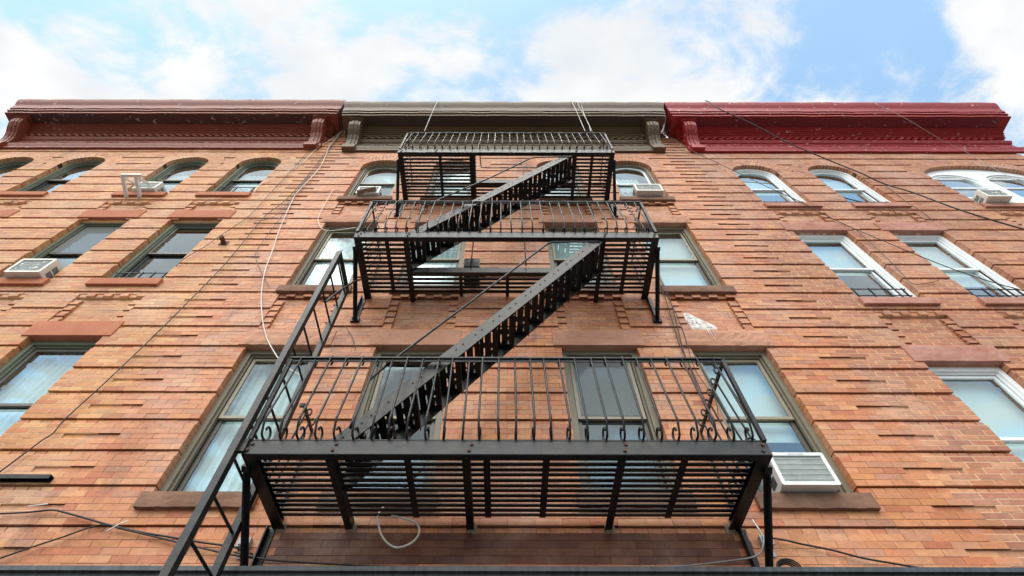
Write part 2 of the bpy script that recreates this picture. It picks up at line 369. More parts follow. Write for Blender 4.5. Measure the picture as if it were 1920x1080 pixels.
def build_wall(house, xa, xb, teeth, openings, panels, joint, matb, matm, top):
    mort = MB(); bricks = []
    i0, i1 = -9, int((top - Z0) / CRS)
    jd = .0018 if joint > .005 else .004
    def fill(i, s, e, y0, step, off, splits=(), zlo=0.0, jog=.0016):
        z = rowz(i)
        pts = [s] + [p for p in splits if s + .01 < p < e - .01]
        k = math.floor((s - off) / step)
        while True:
            p = k * step + off + random.uniform(-.004, .004)
            if p > e - .03: break
            if p > s + .03 and all(abs(p - q) > .03 for q in splits): pts.append(p)
            k += 1
        pts.append(e); pts.sort()
        j = joint / 2
        for a, b in zip(pts, pts[1:]):
            if b - a < .012: continue
            yy = y0(.5 * (a + b)) if callable(y0) else y0
            yy += random.uniform(-jog, jog)
            bricks.append((a + (j if a > s + 1e-6 else 0), b - (j if b < e - 1e-6 else 0), yy, z + j + zlo + random.uniform(-.0007, .0007), z + CRS - j - (.011 if i % 6 == 5 and y0 == .015 else 0) + random.uniform(-.0007, .0007)))
            mort.box(a + (.003 if a <= s + 1e-6 else 0), b - (.003 if b >= e - 1e-6 else 0), yy + (jd if y0 != .015 else .008), .115, z + (joint * .7 if i % 6 == 0 else 0), z + CRS - (.014 if i % 6 == 5 and y0 == .015 else 0))
    for i in range(i0, i1):
        z = rowz(i); zm = z + CRS / 2; md = i % 6
        tt = (HDR / 2) * (1 if i % 2 else -1)
        segs = [(xa + (tt if teeth[0] else 0), xb + (tt if teeth[1] else 0))]
        for (x0, x1, zb, zs, rise) in openings:
            if z + CRS > zb and (z < zs if rise <= 0 else zm < zs): segs = subtract(segs, x0, x1)
            if rise > 0:
                a, xc = (x1 - x0) / 2, (x0 + x1) / 2
                if zs - .10 < zm < zs + rise + .30:
                    q = max(0, (zm - zs)) / (rise + .30)
                    hw = (a + .30) * math.sqrt(max(0, 1 - q * q))
                    segs = subtract(segs, xc - hw, xc + hw)
        for (x0, x1, r0, r1) in panels:
            if r0 <= i <= r1:
                segs = subtract(segs, x0, x1)
                off = (i % 2) * LEN / 2 + .05
                if i == r1:
                    n = int((x1 - x0) / .105)
                    for k in range(n):
                        a = x0 + (x1 - x0) * k / n; b = x0 + (x1 - x0) * (k + 1) / n
                        fill(i, a, b, -.002 if k % 2 else .02, 9, 50)
                elif i == r1 - 1:
                    fill(i, x0, x1, .05, LEN, off)
                else:
                    for a, b in ((x0, x0 + .108), (x1 - .108, x1)):
                        yt = .008 if i % 2 else .02
                        z_ = rowz(i)
                        bricks.append((a + .003, b - .003, yt, z_ + .014, z_ + CRS - .002)); mort.box(a, b, .051, .115, z_, z_ + CRS)
                    fill(i, x0 + .108, x1 - .108, .047, LEN, off)
        for s, e in segs:
            if md == 5: fill(i, s, e, .015, HDR, .03)
            elif md == 2:
                sp = [p for S in SLOTS for p in S]
                fill(i, s, e, lambda x: .017 if any(a < x < b for a, b in SLOTS) else 0.0, LEN, .02, sp)
            else: fill(i, s, e, 0.0, LEN, (i % 2) * LEN / 2 + .02)
    wall = mort.build('wall', matm, house)
    # the biggest bricks in view become single objects, the rest stay one mesh
    f = 970.0
    def on_picture(b):
        zc, xc = (b[3] + b[4]) / 2, (b[0] + b[1]) / 2; w = px_y(zc)
        x = 947 + f * xc / w
        return 15 < x < 1905 and zc > 3.62
    vis = sorted([b for b in bricks if on_picture(b)], key=lambda b: px_y(b[3]) - .0 * b[0])
    single = set(id(b) for b in vis[:300])
    rest = MB()
    wl = WORLD[wall.name]
    for b in bricks:
        if id(b) in single:
            w, h = b[1] - b[0], b[4] - b[3]
            o = bpy.data.objects.new('brick', unit_brick(round(w, 3), round(h, 3), .11 - b[2], 'brick_sooty' if (matb == 'brick_mid' and b[4] < 3.86 and -1.74 < (b[0] + b[1]) / 2 < 1.78) else matb)); col.objects.link(o)  # brick_sooty is only a darker brown, for bricks below the lowest landing
            o.parent = wall; o.location = Vector(((b[0] + b[1]) / 2, b[2], b[3])) - wl
        else: rest.box(b[0], b[1], b[2], .11, b[3], b[4], random.random())
    tag(rest.build('brickwork', matb, house, attr=True), kind='stuff')
    return wall

def build_arch(house, o, matb, matm):
    x0, x1, zb, zs, rise = o
    xc, a = (x0 + x1) / 2, (x1 - x0) / 2
    mb, mo = MB(), MB()
    def pt(k, t):
        k = k + (.03 if k == 0 else 0)
        return (xc + (a + .1 * k) * math.cos(t), zs + (rise + .1 * k) * math.sin(t))
    N = 48
    A = [pt(0, math.pi * i / N) for i in range(N + 1)]; B = [pt(3, math.pi * i / N) for i in range(N + 1)]
    for i in range(N):
        mo.prism([A[i + 1], A[i], B[i], B[i + 1]], .0, .11)
    for sg in (1, -1):
        xs = sorted((xc + sg * a, xc + sg * (a + .3)))
        mo.box(xs[0] + .002, xs[1] - .002, .001, .11, zs - .12, zs)
        for r in range(2):
            zz = zs - .06 * (r + 1)
            for k in range(3): mb.box(xs[0] + .1 * k + .002, xs[0] + .1 * k + .098, random.uniform(-.002, .001), .11, zz + .003, zz + .057, random.random())
    for k in range(3):
        n = max(10, int(math.pi * ((a + rise) / 2 + .1 * k + .05) / .068))
        g = .07
        for i in range(n):
            t0, t1 = math.pi * (i + g) / n, math.pi * (i + 1 - g) / n
            ki, ko = k + .02, k + .98
            mb.prism([pt(ki, t1), pt(ki, t0), pt(ko, t0), pt(ko, t1)], -.003 + random.uniform(-.002, .002), .11, random.random())
    ar = mo.build('arch', matm, house)
    tag(mb.build('arch_bricks', matb, ar, attr=True), kind='stuff')

def wavy(x0, x1, z0, z1, y, amp=.018, waves=7, flare=0.0):
    b = MB(); n = waves * 8; V = []
    for j, z in enumerate((z0, (z0 + z1) / 2, z1)):
        for k in range(n + 1):
            t = k / n; ph = 2 * math.pi * waves * t + .4 * math.sin(9 * t)
            sx = x0 + (x1 - x0) * t - flare * (2 - j) * (1 - t) * .5
            V.append((sx, y + amp * math.sin(ph) * (1 - .25 * j), z))
    F = [(j * (n + 1) + k, j * (n + 1) + k + 1, (j + 1) * (n + 1) + k + 1, (j + 1) * (n + 1) + k) for j in range(2) for k in range(n)]
    return b.add(V, F)

def build_window(house, o, style):
    """o = opening outline; style: frame, sash materials, inside, guard"""
    fr, sash = style['frame'], style.get('sash', style['frame'])
    lo = style.get('lower', sash)
    x0, x1, z0, zs, rise = o
    A = outline(*o); i1 = inset(o, .058, .03); B = outline(*i1)
    w = MB().ring(A, B, .078, .20)
    i1b = inset(i1, .022, .0); w.ring(B, outline(*i1b), .108, .20)
    win = w.build('window', fr, house)
    i2 = inset(i1b, .008, .0); zm = z0 + (zs + rise - z0) * style.get('meet', .5)
    # dark tracks
    MB().ring(outline(*i1b), outline(*i2), .140, .19).build('track', 'gap_dark', win)
    up = (i2[0], i2[1], zm - .012, i2[3], i2[4]); upi = inset(up, .034)
    MB().ring(outline(*up), outline(*upi), .126, .152).build('sash', sash, win)
    MB().prism(outline(*upi), .138, .142).build('pane', 'glass', win)
    dn = (i2[0], i2[1], i2[2], zm + .03, 0); dni = inset(dn, .036, .06)
    MB().ring(outline(*dn), outline(*dni), .158, .186).build('sash', lo, win)
    MB().prism(outline(*dni), .170, .174).build('pane', 'glass', win)
    ins = style.get('inside')
    xi0, xi1 = x0 + .07, x1 - .07
    if ins == 'curtain':
        wavy(xi0 - .03, xi1 + .03, z0 + .05, zs + rise * .6, .27, .02, 9, .0).build('curtain', 'curtain', win, smooth=True)
    elif ins == 'swag':
        wavy(xi0 + .02, xi0 + .55, zm - .1, zs, .27, .02, 6, .15).build('curtain', 'curtain', win, smooth=True)
        wavy(xi0, xi1, z0 + .02, zm - .05, .30, .02, 7, .1).build('curtain', 'curtain', win, smooth=True)
    elif ins == 'shade':
        MB().box(xi0 - .02, xi1 + .02, .25, .256, style.get('shade_to', z0 + .1), zs + rise * .4).build('roller_shade', 'shade', win)
    elif ins == 'blind':
        n = int((zs - z0) / .03)
        bl = MB()
        for k in range(n):
            z = z0 + .05 + k * .03
            bl.bar((xi0, .235, z), (xi1, .235, z), .026, .002, (0, .55, 1))
        tag(bl.build('blind_slats', 'blind', win), kind='stuff')
    if style.get('screen_up'):
        MB().box(upi[0], upi[1], .118, .120, upi[2], upi[3]).build('screen', 'screen', win)
    if style.get('screen'):
        MB().box(dni[0], dni[1], .150, .151, dni[2], dni[3]).build('screen', 'screen', win)
    if style.get('guard'):
        h = style['guard']; gm = style.get('guard_mat', 'black')
        gd = MB()
        for k in range(3): gd.bar((x0 + .05, .07, z0 + .04 + h * k / 2.0), (x1 - .05, .07, z0 + .04 + h * k / 2.0), .012, .012)
        nb = style.get('bars', 4)
        for k in range(nb): 
            xx = x0 + .1 + (x1 - x0 - .2) * k / (nb - 1); gd.bar((xx, .065, z0 + .0), (xx, .065, z0 + h + .05), .02, .012, (1, 0, 0))
        gd.build('guard', gm, win)
    return win

def rough_slab(x0, x1, y0, y1, z0, z1, amp, seed, nx=14, nz=4):
    """a stone with a slightly broken front face"""
    r = random.Random(seed); b = MB(); V = []; F = []
    for j in range(nz + 1):
        for k in range(nx + 1):
            e = 0 if (j in (0, nz) or k in (0, nx)) else 1
            V.append((x0 + (x1 - x0) * k / nx + (r.uniform(-.01, .01) * e), y0 - (r.uniform(0, amp) * e) + (r.uniform(0, amp * .5) * (1 - e)), z0 + (z1 - z0) * j / nz + (r.uniform(-.004, .004) if j == 0 and amp > .003 else 0)))
    for j in range(nz):
        for k in range(nx):
            F.append((j * (nx + 1) + k, j * (nx + 1) + k + 1, (j + 1) * (nx + 1) + k + 1, (j + 1) * (nx + 1) + k))
    n = len(V)
    def strip(idx, flip):
        m = len(V)
        for i in idx: V.append((V[i][0], y1, V[i][2]))
        for q in range(len(idx) - 1):
            f = (idx[q], m + q, m + q + 1, idx[q + 1]); F.append(f[::-1] if flip else f)
    strip([k for k in range(nx + 1)], True); strip([nz * (nx + 1) + k for k in range(nx + 1)], False)
    strip([j * (nx + 1) for j in range(nz + 1)], False); strip([j * (nx + 1) + nx for j in range(nz + 1)], True)
    return b.add(V, F)

PROFILE = [(0.0, 12.40), (.05, 12.40), (.05, 12.46), (.035, 12.48), (.06, 12.55), (.075, 12.60), (.06, 12.62), (.06, 12.66), (.02, 12.68), (.02, 12.92), (.05, 12.94), (.085, 12.99), (.085, 13.02),
           (.03, 13.03), (.03, 13.17), (.11, 13.18), (.11, 13.225), (.135, 13.23), (.135, 13.275), (.17, 13.28), (.17, 13.325), (.205, 13.33), (.205, 13.385), (.25, 13.39), (.25, 13.43),
           (.50, 13.43), (.50, 13.50), (.475, 13.505), (.475, 13.53), (.53, 13.535), (.53, 13.60), (.505, 13.605), (.505, 13.63), (.55, 13.64), (.555, 13.73), (.57, 13.82), (.615, 13.92), (.64, 14.00), (.645, 14.07), (.0, 14.12)]
def build_cornice(house, xa, xb, dz, mat, ret=(.45, .45), bx=(.40, .40)):
    pm = .65; b = MB(); n = len(PROFILE); V = []
    L = [xa + (pm - p) * ret[0] for p, z in PROFILE]; Rr = [xb - (pm - p) * ret[1] for p, z in PROFILE]
    for (p, z), l in zip(PROFILE, L): V.append((l, -p, z + dz))
    NX = 24
    cols_ = [V]
    for q in range(1, NX + 1):
        t = q / NX
        cols_.append([(l + (r - l) * t, -p - (.004 * math.sin(q * 2.3) if p > .4 else 0), z + dz + (.006 * math.sin(q * 1.7 + p) if .0 < p else 0)) for (p, z), l, r in zip(PROFILE, L, Rr)])
    allv = [v for c in cols_ for v in c]; F = []
    for q in range(NX):
        for j in range(n - 1): F.append((q * n + j, (q + 1) * n + j, (q + 1) * n + j + 1, q * n + j + 1))
    b.add(allv, F)
    for X_, c, fl in ((L, cols_[0], 0), (Rr, cols_[-1], 1)):       # the returns back to the wall
        vv = list(c) + [(x, 0.0, v[2]) for x, v in zip(X_, c)]
        ff = [(j + 1, j, n + j, n + j + 1) if not fl else (j, j + 1, n + j + 1, n + j) for j in range(n - 1)]
        b.add(vv, ff)
    co = b.build('cornice', mat, house)
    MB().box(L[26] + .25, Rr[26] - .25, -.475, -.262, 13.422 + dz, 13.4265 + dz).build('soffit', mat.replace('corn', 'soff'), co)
    # dentils in two staggered rows
    d = MB(); w = .085; k = 0; x = L[13] + .30
    while x < Rr[13] - .35:
        r = k % 2
        d.box(x, x + w, -.105, -.02, 13.035 + .068 * r + dz, 13.10 + .066 * r + dz); x += w * .98; k += 1
    tag(d.build('dentil_band', mat, co), kind='stuff')
    # sheet metal laps on the fascia
    r = random.Random(int(xa * 10))
    for q in range(3):
        xx = xa + (xb - xa) * (.22 + .28 * q + r.uniform(-.05, .05))
        MB().box(xx, xx + 1.2, -.537, -.50, 13.585 + dz, 13.632 + dz).build('sheet_lap', mat, co)
    # frieze ornament
    fz = MB(); x = L[9] + .35
    while x < Rr[9] - .4:
        t = random.uniform(.05, .12)
        fz.bar((x, -.024, 12.80 + random.uniform(-.06, .06) + dz), (x + t, -.02, 12.80 + random.uniform(-.06, .06) + dz), .02, .03); x += t * .75
    tag(fz.build('frieze_ornament', mat, co), kind='stuff')
    for side, xo in ((0, bx[0]), (1, bx[1])):
        if xo is None: continue
        xc = xa + xo if side == 0 else xb - xo
        br = MB(); w = .25
        front = [(.09, 12.60), (.10, 12.72), (.13, 12.83), (.20, 12.95), (.30, 13.05), (.375, 13.15), (.405, 13.26), (.39, 13.36)]
        for (u0, u1, dp) in ((-.5, -.30, 0.0), (-.27, -.05, .014), (-.05, .05, .0), (.05, .27, .014), (.30, .5, 0.0), (-.31, .31, -.012)):
            A = [(p + dp, z) for p, z in front]
            V = []; 
            for xx in (xc + u0 * w, xc + u1 * w):
                V += [(xx, 0.0, A[0][1] + dz)] + [(xx, -p, z + dz) for p, z in A] + [(xx, 0.0, A[-1][1] + dz)]
            m = len(A) + 2
            br.add(V, [tuple(range(m)), tuple(range(2 * m - 1, m - 1, -1))] + [((i + 1) % m, i, m + i, m + (i + 1) % m) for i in range(m)])
        br.box(xc - .135, xc + .135, -.13, 0, 12.40 + dz, 12.56 + dz); br.box(xc - .12, xc + .12, -.115, 0, 12.56 + dz, 12.605 + dz)
        # pyramid cap and stepped block under the soffit
        br.add([(xc - .11, -.385, 13.30 + dz), (xc + .11, -.385, 13.30 + dz), (xc + .11, 0, 13.30 + dz), (xc - .11, 0, 13.30 + dz), (xc - .05, -.40, 13.37 + dz), (xc + .05, -.40, 13.37 + dz), (xc + .05, 0, 13.37 + dz), (xc - .05, 0, 13.37 + dz)],
               [(0, 3, 2, 1), (4, 5, 6, 7), (0, 1, 5, 4), (1, 2, 6, 5), (2, 3, 7, 6), (3, 0, 4, 7)])
        for t, (ex, pp) in enumerate(((.12, .40), (.15, .43), (.18, .455))):
            br.box(xc - ex, xc + ex, -pp, 0, 13.345 + .028 * t + dz, 13.375 + .028 * t + dz)
        br.build('bracket', mat, co)
    return co

LINT_H, SILL_H = .262, .135
def build_house(label, xa, xb, teeth, dz, cx, floors, styles, mats, corn):
    """floors: list of (x0, x1) bays per floor"""
    h = empty('row_house', ((xa + xb) / 2, 0, 0), label, 'building')
    ops, panels = [], []
    jobs = []
    for fl, bays in floors.items():
        for bi, (x0, x1, st) in enumerate(bays):
            if fl == 3: o = (x0, x1, 4.157 + dz, 6.025 + dz, 0)
            elif fl == 4: o = (x0, x1, 7.185 + dz, 9.065 + dz, 0)
            else:
                big = (x1 - x0) > 1.5
                rise = .50 if big else .36
                o = (x0, x1, 10.03 + dz, 11.92 + dz - rise, rise)
            ops.append(o); jobs.append((fl, o, st))
            if fl in (4, 5):
                r1 = 6 * round((o[2] - SILL_H - Z0) / (6 * CRS)) - 2
                panels.append((x0, x1, r1 - 11, r1))
    build_wall(h, xa, xb, teeth, ops, panels, mats['joint'], mats['brick'], mats['mortar'], 13.75 + dz)
    for fl, o, st in jobs:
        x0, x1, z0, zs, rise = o
        ov = .085
        sd = int(abs(x0) * 1000 + fl)
        rough_slab(x0 - .045, x1 + .045, -.042, .19, z0 - SILL_H, z0, mats.get('sill_rough', .002), sd).build('sill', mats['sill'], h)
        if rise == 0:
            rg = mats['lint_rough'] if st.get('rough_lintel', True) else .002
            rough_slab(x0 - ov, x1 + ov, -.014, .19, zs, zs + LINT_H, rg, sd + 5, 20, 5).build('lintel', mats['lintel'], h)
        else: build_arch(h, o, mats['brick'], mats['mortar'])
        if st.get('double'):
            build_double(h, o, st)
        else: build_window(h, o, st)
    # rooms behind the windows
    rm = MB(); rm.add([(xa + .1, 1.6, 3.2), (xb - .1, 1.6, 3.2), (xb - .1, 1.6, 12.9), (xa + .1, 1.6, 12.9)], [(3, 2, 1, 0)])
    for zf in (3.3, 6.45 + dz, 9.45 + dz, 12.45 + dz): rm.box(xa + .1, xb - .1, .2, 1.6, zf, zf + .25)
    for xx in (xa + .1, (xa + xb) / 2, xb - .15): rm.box(xx, xx + .05, .2, 1.6, 3.3, 12.5 + dz)
    rm.build('interior', 'room', h)
    MB().box(xa + .06, xb - .06, .0, .11, 0, 3.36).build('storefront_wall', 'store', h)
    MB().box(xa + .05, xb - .05, .115, 8, 12.5 + dz, 13.6 + dz).build('roof', 'room', h)
    build_cornice(h, corn[0], corn[1], corn[2], corn[3], corn[4], corn[5])
    return h

def build_double(house, o, st):
    """one wide arch with two round headed sashes in a white board"""
    x0, x1, z0, zs, rise = o
    A = outline(*o, n=28); fr = MB()
    xm = (x0 + x1) / 2
    mats = st['frame']
    lights = [(x0 + .10, xm - .10), (xm + .10, x1 - .10)]
    zl = zs - .12
    # tympanum: strips from the light arches up to the big arch
    def big(x):
        q = (x - xm) / ((x1 - x0) / 2); return zs + rise * math.sqrt(max(0, 1 - q * q))
    N = 60
    def low(x):
        for a, b in lights:
            if a < x < b:
                q = (x - (a + b) / 2) / ((b - a) / 2); return zl + .33 * math.sqrt(max(0, 1 - q * q))
        return z0
    xs = sorted([x0 + (x1 - x0) * k / N for k in range(N + 1)] + [v + e for l in lights for v in l for e in (-1e-4, 1e-4)])
    for a, b in zip(xs, xs[1:]):
        if b - a < 1e-5: continue
        if low(a) > big(a) or low(b) > big(b): continue
        fr.prism([(a, low(a)), (b, low(b)), (b, big(b)), (a, big(a))], .08, .13)
    win = fr.build('window', mats, house)
    for a, b in lights:
        ol = (a, b, z0 + .02, zl, .33); i1 = inset(ol, .05, .04)
        MB().ring(outline(*ol), outline(*i1), .105, .16).build('sash', mats, win)
        MB().prism(outline(*i1), .138, .142).build('pane', 'glass', win)
        rb = MB()
        for zz in (z0 + .55, z0 + 1.0, z0 + 1.45): rb.box(i1[0], i1[1], .118, .15, zz, zz + .045)
        rb.build('sash_bar', mats, win)

FM = dict(frame='frame_mid', sash='sash_tan', lower='sash_dark')
FL = dict(frame='frame_left', sash='sash_dark', lower='gap_dark')
FR = dict(frame='frame_right')
def st(b, **k): d = dict(b); d.update(k); return d
BW = .85
mb = [(-2.87, -2.02), (-1.43, -.585), (.625, 1.465), (2.05, 2.90)]
build_house('middle brick house with olive brown cornice and taupe windows behind the fire escape', -3.75, 3.68, (1, 1), 0.0, 0,
    {3: [(*mb[0], st(FM, inside='curtain', rough_lintel=True)), (*mb[1], st(FM, rough_lintel=False)), (*mb[2], st(FM, inside='blind', screen_up=True, rough_lintel=False)), (*mb[3], st(FM, inside='shade', shade_to=4.9))],
     4: [(*mb[0], st(FM, inside='swag')), (*mb[1], st(FM, inside='curtain', rough_lintel=False)), (*mb[2], st(FM, inside='shade', shade_to=8.3, rough_lintel=False)), (*mb[3], st(FM, inside='shade', shade_to=7.4))],
     5: [(*mb[0], st(FM, inside='shade', shade_to=11.1)), (*mb[1], st(FM, inside='curtain')), (*mb[2], st(FM)), (*mb[3], st(FM, sash='frame_right', inside='swag'))]},
    None, dict(brick='brick_mid', mortar='mortar_mid', lintel='stone_mid', sill='sill_mid', joint=.0032, lint_rough=.011, sill_rough=.004),
    (-3.75, 3.68, 0.0, 'corn_mid', (.45, .45), (.40, .40)))
lb = [(-5.40, -4.555), (-6.87, -6.045), (-8.99, -8.16), (-10.46, -9.63)]
build_house('left brick house with dark oxide brown cornice and olive green window frames', -11.3, -3.75, (0, 1), .155, 0,
    {3: [(*lb[0], st(FL, inside='curtain'))],
     4: [(*lb[0], st(FL, guard=.26, bars=5)), (*lb[1], st(FL, screen_up=True)), (*lb[2], st(FL))],
     5: [(*lb[0], st(FL, inside='swag', guard=.42, bars=3)), (*lb[1], st(FL, inside='swag')), (*lb[2], st(FL)), (*lb[3], st(FL))]},
    None, dict(brick='brick_left', mortar='mortar_left', lintel='stone_left', sill='stone_left', joint=.008, lint_rough=.002),
    (-11.45, -3.76, .15, 'corn_left', (.45, .45), (.45, .45)))
rb_ = [(4.47, 5.32), (5.965, 6.82)]
build_house('right brick house with bright red cornice and white window frames', 3.68, 10.95, (1, 0), -.25, 0,
    {3: [(*rb_[0], st(FR, inside='shade', shade_to=4.4))],
     4: [(*rb_[0], st(FR, inside='shade', shade_to=7.9, guard=.30)), (*rb_[1], st(FR, inside='shade', shade_to=7.6, guard=.30))],
     5: [(*rb_[0], st(FR, inside='shade', shade_to=10.75, guard=.22)), (*rb_[1], st(FR, inside='shade', shade_to=10.8, guard=.22)), (8.17, 10.30, st(FR, double=True))]},
    None, dict(brick='brick_right', mortar='mortar_right', lintel='stone_right', sill='stone_right', joint=.0095, lint_rough=.006, sill_rough=.002),
    (3.69, 11.42, 0.0, 'corn_right', (.45, .30), (.42, None)))

# storefront ledge along the bottom of the picture
le = MB().box(-11.3, 10.95, -.30, -.012, 3.16, 3.38); le.box(-11.3, 10.95, -.33, -.012, 3.375, 3.405)
tag(le.build('storefront_ledge', 'ledge'), 'dark slate painted metal ledge running along the bottom of the three houses', 'ledge')

# ------------------------------------------------------------------ fire escape
XL, XR, PF = -1.76, 1.79, .87
fe = empty('fire_escape', (0, -.45, 3.4), 'black iron fire escape with three landings and zigzag stairs on the middle house', 'fire escape')
LAND = [(3.858, 3.972, None), (6.925, 7.050, (-1.14, 1.16, .385)), (9.865, 10.020, (-.50, 1.17, .34))]
JO = [((-1.16, -.24, .81), (-.676, -.125, .29, 1.25)), ((-1.14, 1.16), (-1.40, 1.46)), ((-.50, 1.17), (-1.08, -.57, 1.44))]
slat_mesh = {}
def slat(x0, x1, p, z, par):
    k = round(x1 - x0, 2)
    if k not in slat_mesh:
        b = MB().box(-k / 2, k / 2, -.018, .018, 0, .008); me = bpy.data.meshes.new('slat'); me.from_pydata(b.v, [], b.f); me.update(); me.materials.append(M['iron']); slat_mesh[k] = me
    o = bpy.data.objects.new('slat', slat_mesh[k]); col.objects.link(o); o.parent = par
    o.location = Vector(((x0 + x1) / 2, -p + random.uniform(-.002, .002), z + random.uniform(-.0015, .0015))) - WORLD[par.name]
    o.rotation_euler = (random.uniform(-.04, .04), random.uniform(-.001, .001), random.uniform(-.0015, .0015))
bolt_me = None
def bolt(x, y, z, par, sc_=1.0, mat=None):
    global bolt_me
    if bolt_me is None:
        b = MB().tube([(0, 0, 0), (0, -.006, 0), (0, -.010, 0)], .012, 8); bolt_me = bpy.data.meshes.new('bolt'); bolt_me.from_pydata(b.v, [], b.f); bolt_me.update(); bolt_me.materials.append(M['bolt'])
    o = bpy.data.objects.new('bolt', bolt_me); col.objects.link(o); o.parent = par; o.location = Vector((x, y, z)) - WORLD[par.name]; o.scale = (sc_,) * 3

def baluster_pts(h, belly=.075):
    top = [(-.030, h - .055), (-.036, h - .015), (-.022, h + .016), (0.0, h + .014), (.012, h - .02), (.012, h - .06)]
    mid = [(.04, h * .58), (belly, .17), (belly + .006, .13), (belly - .002, .09), (belly - .022, .045)]
    bot = [(.034, .014), (-.006, .008), (-.046, .028), (-.062, .066), (-.048, .102), (-.014, .114), (.012, .096), (.008, .074)]
    return top, mid, bot
def baluster_mesh(h):
    t, m, b = baluster_pts(h)
    pts = [(0, -p, z) for p, z in t + m[:1]] ; rest = [(0, -p, z) for p, z in m[1:] + b]
    path = smooth_path(pts, 3)[:-1] + smooth_path([pts[-1]] + rest, 3)
    mb_ = MB().tube(path, .0085, 5)
    me = bpy.data.meshes.new('baluster'); me.from_pydata(mb_.v, [], mb_.f); me.update(); me.shade_smooth(); me.materials.append(M['iron']); return me

for li, (zb, zt, op) in enumerate(LAND):
    b = MB()
    # front channel: web and flanges, then the two ends
    b.box(XL, XR, -PF, -PF + .012, zb, zt); b.box(XL, XR, -PF + .012, -PF + .055, zb, zb + .010); b.box(XL, XR, -PF - .006, -PF + .045, zt, zt + .010)
    for sg, X_ in ((1, XL), (-1, XR)):
        xs = sorted((X_, X_ + sg * .012)); b.box(xs[0], xs[1], -PF + .012, .05, zb, zt)
        xs = sorted((X_ + sg * .012, X_ + sg * .085)); b.box(xs[0], xs[1], -PF + .055, .05, zb, zb + .010)
        xs = sorted((X_ + sg * .012, X_ + sg * .055)); b.box(xs[0], xs[1], -PF + .012, .02, zt - .03, zt - .022)
    pl = b.build('landing', 'iron', fe)
    fb = MB().box(XL + .001, XR - .001, -PF - .004, -PF - .0005, zb + .004, zt - .002).build('fascia', 'iron_worn', pl)
    thick, thin = JO[li]
    for x in thick:
        j = MB().box(x - .006, x + .006, -PF + .014, .06, zb - .004, zb + .066); j.box(x - .048, x - .006, -PF + .056, .06, zb - .004, zb + .005)
        j.build('joist', 'iron', pl)
    for x in thin:
        y0 = -PF + .056
        if op and op[0] < x < op[1]: y0 = -op[2] + .02
        MB().box(x - .024, x + .024, y0, -.05, zb + .068, zb + .076).build('slat_bar', 'iron', pl)
    if op:
        ib = MB().box(op[0], op[1], -op[2] - .012, -op[2], zb, zt - .015); ib.box(op[0], op[1], -op[2], -op[2] + .045, zb, zb + .009)
        ib.build('inner_beam', 'iron_worn', pl)
        for x in (-.55, .03) if li == 1 else (.30,):
            MB().box(x - .02, x + .02, -op[2] + .046, .02, zb + .06, zb + .067).build('slat_bar', 'iron', pl)
    zs_ = zb + .080
    for k in range(13):
        p = .79 - k * .0605
        if op and p > op[2] - .03:
            slat(XL + .02, op[0] + .01, p, zs_, pl); slat(op[1] - .01, XR - .02, p, zs_, pl)
        else: slat(XL + .02, XR - .02, p, zs_, pl)
    for x in ((XL + .03, -1.16, -.24, .81, XR - .05) if li == 0 else (XL + .05, -1.14, 1.16, XR - .05)):
        for q in (.035, .085): bolt(x + (q - .035) * .3, -PF - .004, zb + q, pl)
    # wall brackets at both ends
    for X_ in (XL - .006, XR + .006):
        dr = (.50, .45, .56)[li]
        br = MB().bar((X_, -.70, zb - .002), (X_, -.03, zb - dr), .012, .05, (1, 0, 0)); br.bar((X_, -.70, zb - .03), (X_, -.03, zb - dr - .03), .05, .012, (1, 0, 0))
        br.bar((X_, -.74, zb + .02), (X_, -.70, zb - .002), .05, .05, (1, 0, 0))
        br.box(X_ - .028, X_ + .028, -.012, -.002, zb - dr - .02, zb); br.box(X_ - .028, X_ - .018, -.060, -.012, zb - dr - .02, zb); br.box(X_ - .05, X_ + .05, -.03, -.0, zb - dr - .04, zb - dr + .03)
        br.build('bracket', 'iron', fe)
    # railing
    h = (.835, .845, .84)[li]; zr = zt + h
    r = MB().box(XL + .01, XR - .01, -PF - .026, -PF + .014, zr - .006, zr + .008)
    r.box(XL + .01, XR - .01, -PF - .012, -PF - .004, zr - .036, zr - .006)
    r.box(XR - .014, XR + .002, -PF + .014, -.01, zr - .030, zr + .006)
    if li: r.box(XL - .002, XL + .014, -PF + .014, -.01, zr - .030, zr + .006)
    else: r.box(XL - .002, XL + .014, -.34, -.01, zr - .030, zr + .006); r.box(XL - .03, XL + .014, -.36, -.34, zr - .03, zr + .006)
    for X_ in (XL + .012, XR - .012): r.bar((X_, -PF - .004, zt), (X_, -PF - .004, zr), .03, .03)
    for X_ in (XL + .012, XR - .012): r.bar((X_, -.025, zt), (X_, -.025, zr), .025, .012)
    rl = r.build('railing', 'iron', fe)
    me = baluster_mesh(h)
    n = 28
    for k in range(n):
        x = XL + (XR - XL) * (k + .75) / (n + .5)
        o = bpy.data.objects.new('baluster', me); col.objects.link(o); o.parent = rl; o.location = Vector((x + random.uniform(-.006, .006), -PF - .006, zt + .008)) - WORLD[rl.name]
        o.rotation_euler = (random.uniform(-.012, .012), random.uniform(-.008, .008), random.uniform(-.10, .10))
    for sg, X_ in ((-1, XL), (1, XR)):
        for k in range(6):
            y = -PF + .10 + k * .125
            if li == 0 and sg == -1 and y < -.36: continue
            o = bpy.data.objects.new('baluster', me); col.objects.link(o); o.parent = rl; o.location = Vector((X_ - sg * .02, y, zt + .002)) - WORLD[rl.name]
            o.rotation_euler = (0, 0, sg * math.pi / 2 + random.uniform(-.1, .1))
    # sockets where the joists enter the wall
    if li == 0:
        for x in thick + (XL + .06, XR - .06):
            rough_slab(x - .045, x + .03, -.004, .02, zb - .03, zb + .055, .007, int(abs(x) * 991), 6, 4).build('mortar_patch', 'patch', fe)
